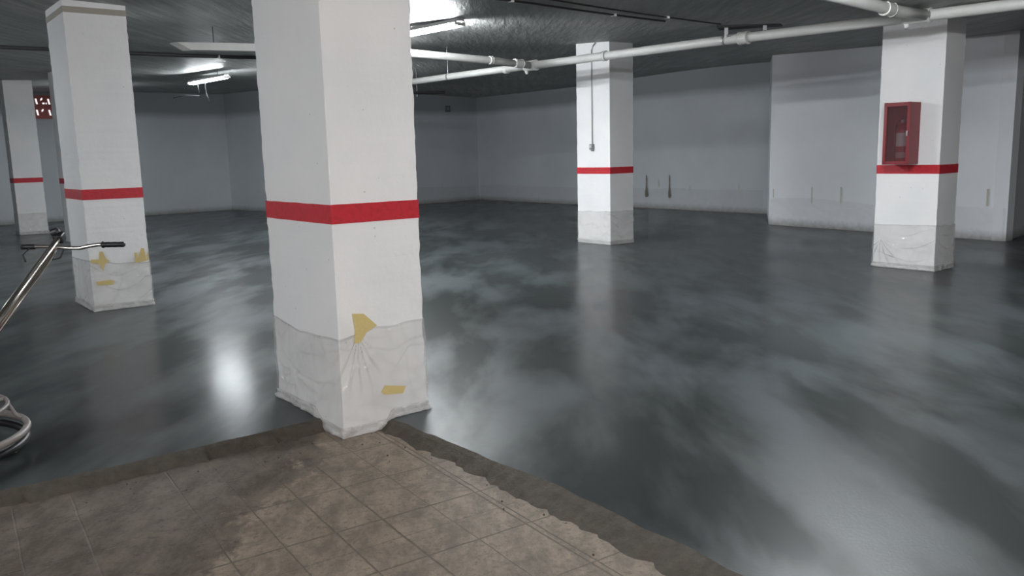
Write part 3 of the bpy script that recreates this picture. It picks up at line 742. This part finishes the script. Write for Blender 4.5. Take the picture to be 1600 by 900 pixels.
# ------------------------------------------------------------------ power trowel at the left edge
mc_ = Vector((-3.165, 4.215, 0))
t = thing('power_trowel', 'walk-behind power trowel at the left edge, chrome handle and guard rings on the wet screed', 'power trowel', mc_)
def hoop(c, r, z, tr, n=64):
    return tube(bmesh.new(), [(c.x + r*math.cos(2*PI*k/n), c.y + r*math.sin(2*PI*k/n), z) for k in range(n)], tr, 10, closed=True)
g = keep(obj('guard_ring', hoop(mc_, .51, .13, .020), GREYPAINT, smooth=True), t); g['label'] = 'thick lower guard ring'
g = keep(obj('guard_ring', hoop(mc_, .43, .27, .011), GREYPAINT, smooth=True), t); g['label'] = 'thin upper guard ring'
g = keep(obj('rubber_skirt', tube(bmesh.new(), [(mc_.x + .50*math.cos(2*PI*k/64), mc_.y + .50*math.sin(2*PI*k/64), .075) for k in range(64)], .022, 8, closed=True), RUBBER, smooth=True), t)
for k in range(4):
    a = PI/4 + k*PI/2; d_ = Vector((math.cos(a), math.sin(a), 0)); bm = bmesh.new()
    tube(bm, [mc_ + d_*.10 + Z*.26, mc_ + d_*.43 + Z*.27, mc_ + d_*.47 + Z*.17, mc_ + d_*.505 + Z*.13], .010, 8); keep(obj('guard_spoke', bm, GREYPAINT, smooth=True), t)
for k in range(4):
    a = .4 + k*PI/2; d_ = Vector((math.cos(a), math.sin(a), 0)); s = Vector((-d_.y, d_.x, 0)); bm = bmesh.new()
    box(bm, mc_ + d_*.27 + Z*.022, d_*.19, s*.075, Z*.002 + s*.0); box(bm, mc_ + d_*.25 + Z*.04, d_*.20, s*.018, Z*.014)
    keep(obj('blade', bm, STEEL), t)
bm = bmesh.new(); lathe(bm, mc_, [(.05, .06), (.10, .07), (.16, .12), (.24, .13), (.30, .10), (.33, .10)], 24); keep(obj('gearbox', bm, GREYPAINT), t)
bm = bmesh.new(); box(bm, mc_ + Vector((-.02, 0, .42)), (.15, 0, 0), (0, .17, 0), (0, 0, .10)); bevel(bm, .03, 3); keep(obj('engine', bm, plain('engine_black', (.03, .03, .03), .4)), t)
bm = bmesh.new(); lathe(bm, mc_ + Vector((-.02, -.02, .52)), [(0, .10), (.02, .12), (.07, .12), (.09, .09)], 24); keep(obj('fuel_tank', bm, CABRED), t)
h0_ = Vector((-3.02, 4.35, .42)); h1 = Vector((-3.215, 5.93, 1.055)); hd = (h1 - h0_).normalized()
bm = bmesh.new(); tube(bm, [h0_, h1], .023, 16); keep(obj('handle_tube', bm, CHROME, smooth=True), t)
bm = bmesh.new(); o_ = Vector((.022, 0, -.032)); tube(bm, [h0_ + o_ + hd*.0, h1 + o_ - hd*.22, h1 - hd*.12 + o_*.4], .012, 12); g = keep(obj('pitch_control_rod', bm, CHROME, smooth=True), t)
bm = bmesh.new(); box(bm, h1 - hd*.02 + Vector((0, 0, .0)), (.034, 0, 0), hd*.04, Vector((0, -hd.z, hd.y))*.032); bevel(bm, .01); keep(obj('clamp_head', bm, RUBBER), t)
bm = bmesh.new(); lathe(bm, h1 + Vector((-.03, 0, .03)), [(-.03, .012), (-.025, .03), (.02, .03), (.03, .012)], 12, (1, 0, .3)); keep(obj('knob', bm, RUBBER), t)
bz = 1.0
bm = bmesh.new(); tube(bm, [(-3.40, 5.76, bz), (-3.30, 5.77, bz), (-3.22, 5.80, bz - .005), (-3.10, 5.81, bz - .02), (-3.02, 5.80, bz - .022), (-2.96, 5.80, bz - .01), (-2.88, 5.80, bz), (-2.82, 5.78, bz)], .0135, 12); hb = keep(obj('handlebar', bm, CHROME, smooth=True), t)
bm = bmesh.new(); d_ = Vector((.98, -.1, 0)); lathe(bm, (-2.85, 5.785, bz), [(0, .017), (.003, .024), (.010, .024), (.012, .018), (.05, .0195), (.06, .018), (.10, .0195), (.11, .018), (.155, .0195), (.163, .014)], 16, d_); keep(obj('grip', bm, RUBBER, smooth=True), t)
bm = bmesh.new(); lathe(bm, (-3.31, 5.765, bz), [(0, .018), (.05, .019), (.09, .019), (.093, .014)], 16, (-1, 0, 0)); keep(obj('grip', bm, RUBBER, smooth=True), t)
bm = bmesh.new(); tube(bm, [(-3.34, 5.75, bz - .01), (-3.38, 5.73, bz - .05), (-3.36, 5.72, bz - .10)], .006, 8); keep(obj('throttle_lever', bm, DARK, smooth=True), t)
bm = bmesh.new(); tube(bm, [(-3.12, 5.78, bz - .03), (-3.13, 5.74, bz - .08), (-3.18, 5.70, bz - .09), (-3.20, 5.6, bz - .12)], .006, 8); keep(obj('control_cable', bm, DARK, smooth=True), t)

# ------------------------------------------------------------------ light
def area(name, loc, size, power, direction, col=(1, 1, 1)):
    l = bpy.data.lights.new(name, 'AREA'); l.shape = 'RECTANGLE'; l.size, l.size_y = size; l.energy = power; l.color = col
    o = bpy.data.objects.new(name, l); C.objects.link(o); o.location = loc
    o.rotation_euler = Vector(direction).to_track_quat('-Z', 'Y').to_euler(); return o
# added warm fill light behind the camera; the front wall has no opening
area('fill_behind_camera', (1.2, -3.0, 1.7), (3.2, 2.2), 250, (-.15, 1, 0), (1, .93, .885))

w = bpy.data.worlds.new('world'); bpy.context.scene.world = w; w.use_nodes = True
w.node_tree.nodes['Background'].inputs[0].default_value = (.5, .55, .6, 1); w.node_tree.nodes['Background'].inputs[1].default_value = .0
sc = bpy.context.scene
sc.view_settings.view_transform = 'Standard'; sc.view_settings.look = 'None'; sc.view_settings.gamma = 1; sc.view_settings.use_curve_mapping = False
sc.view_settings.exposure = 0
sc.cycles.use_denoising = True; sc.cycles.max_bounces = 8; sc.cycles.diffuse_bounces = 4; sc.cycles.transparent_max_bounces = 12
sc.cycles.sample_clamp_indirect = 6; sc.cycles.caustics_reflective = False
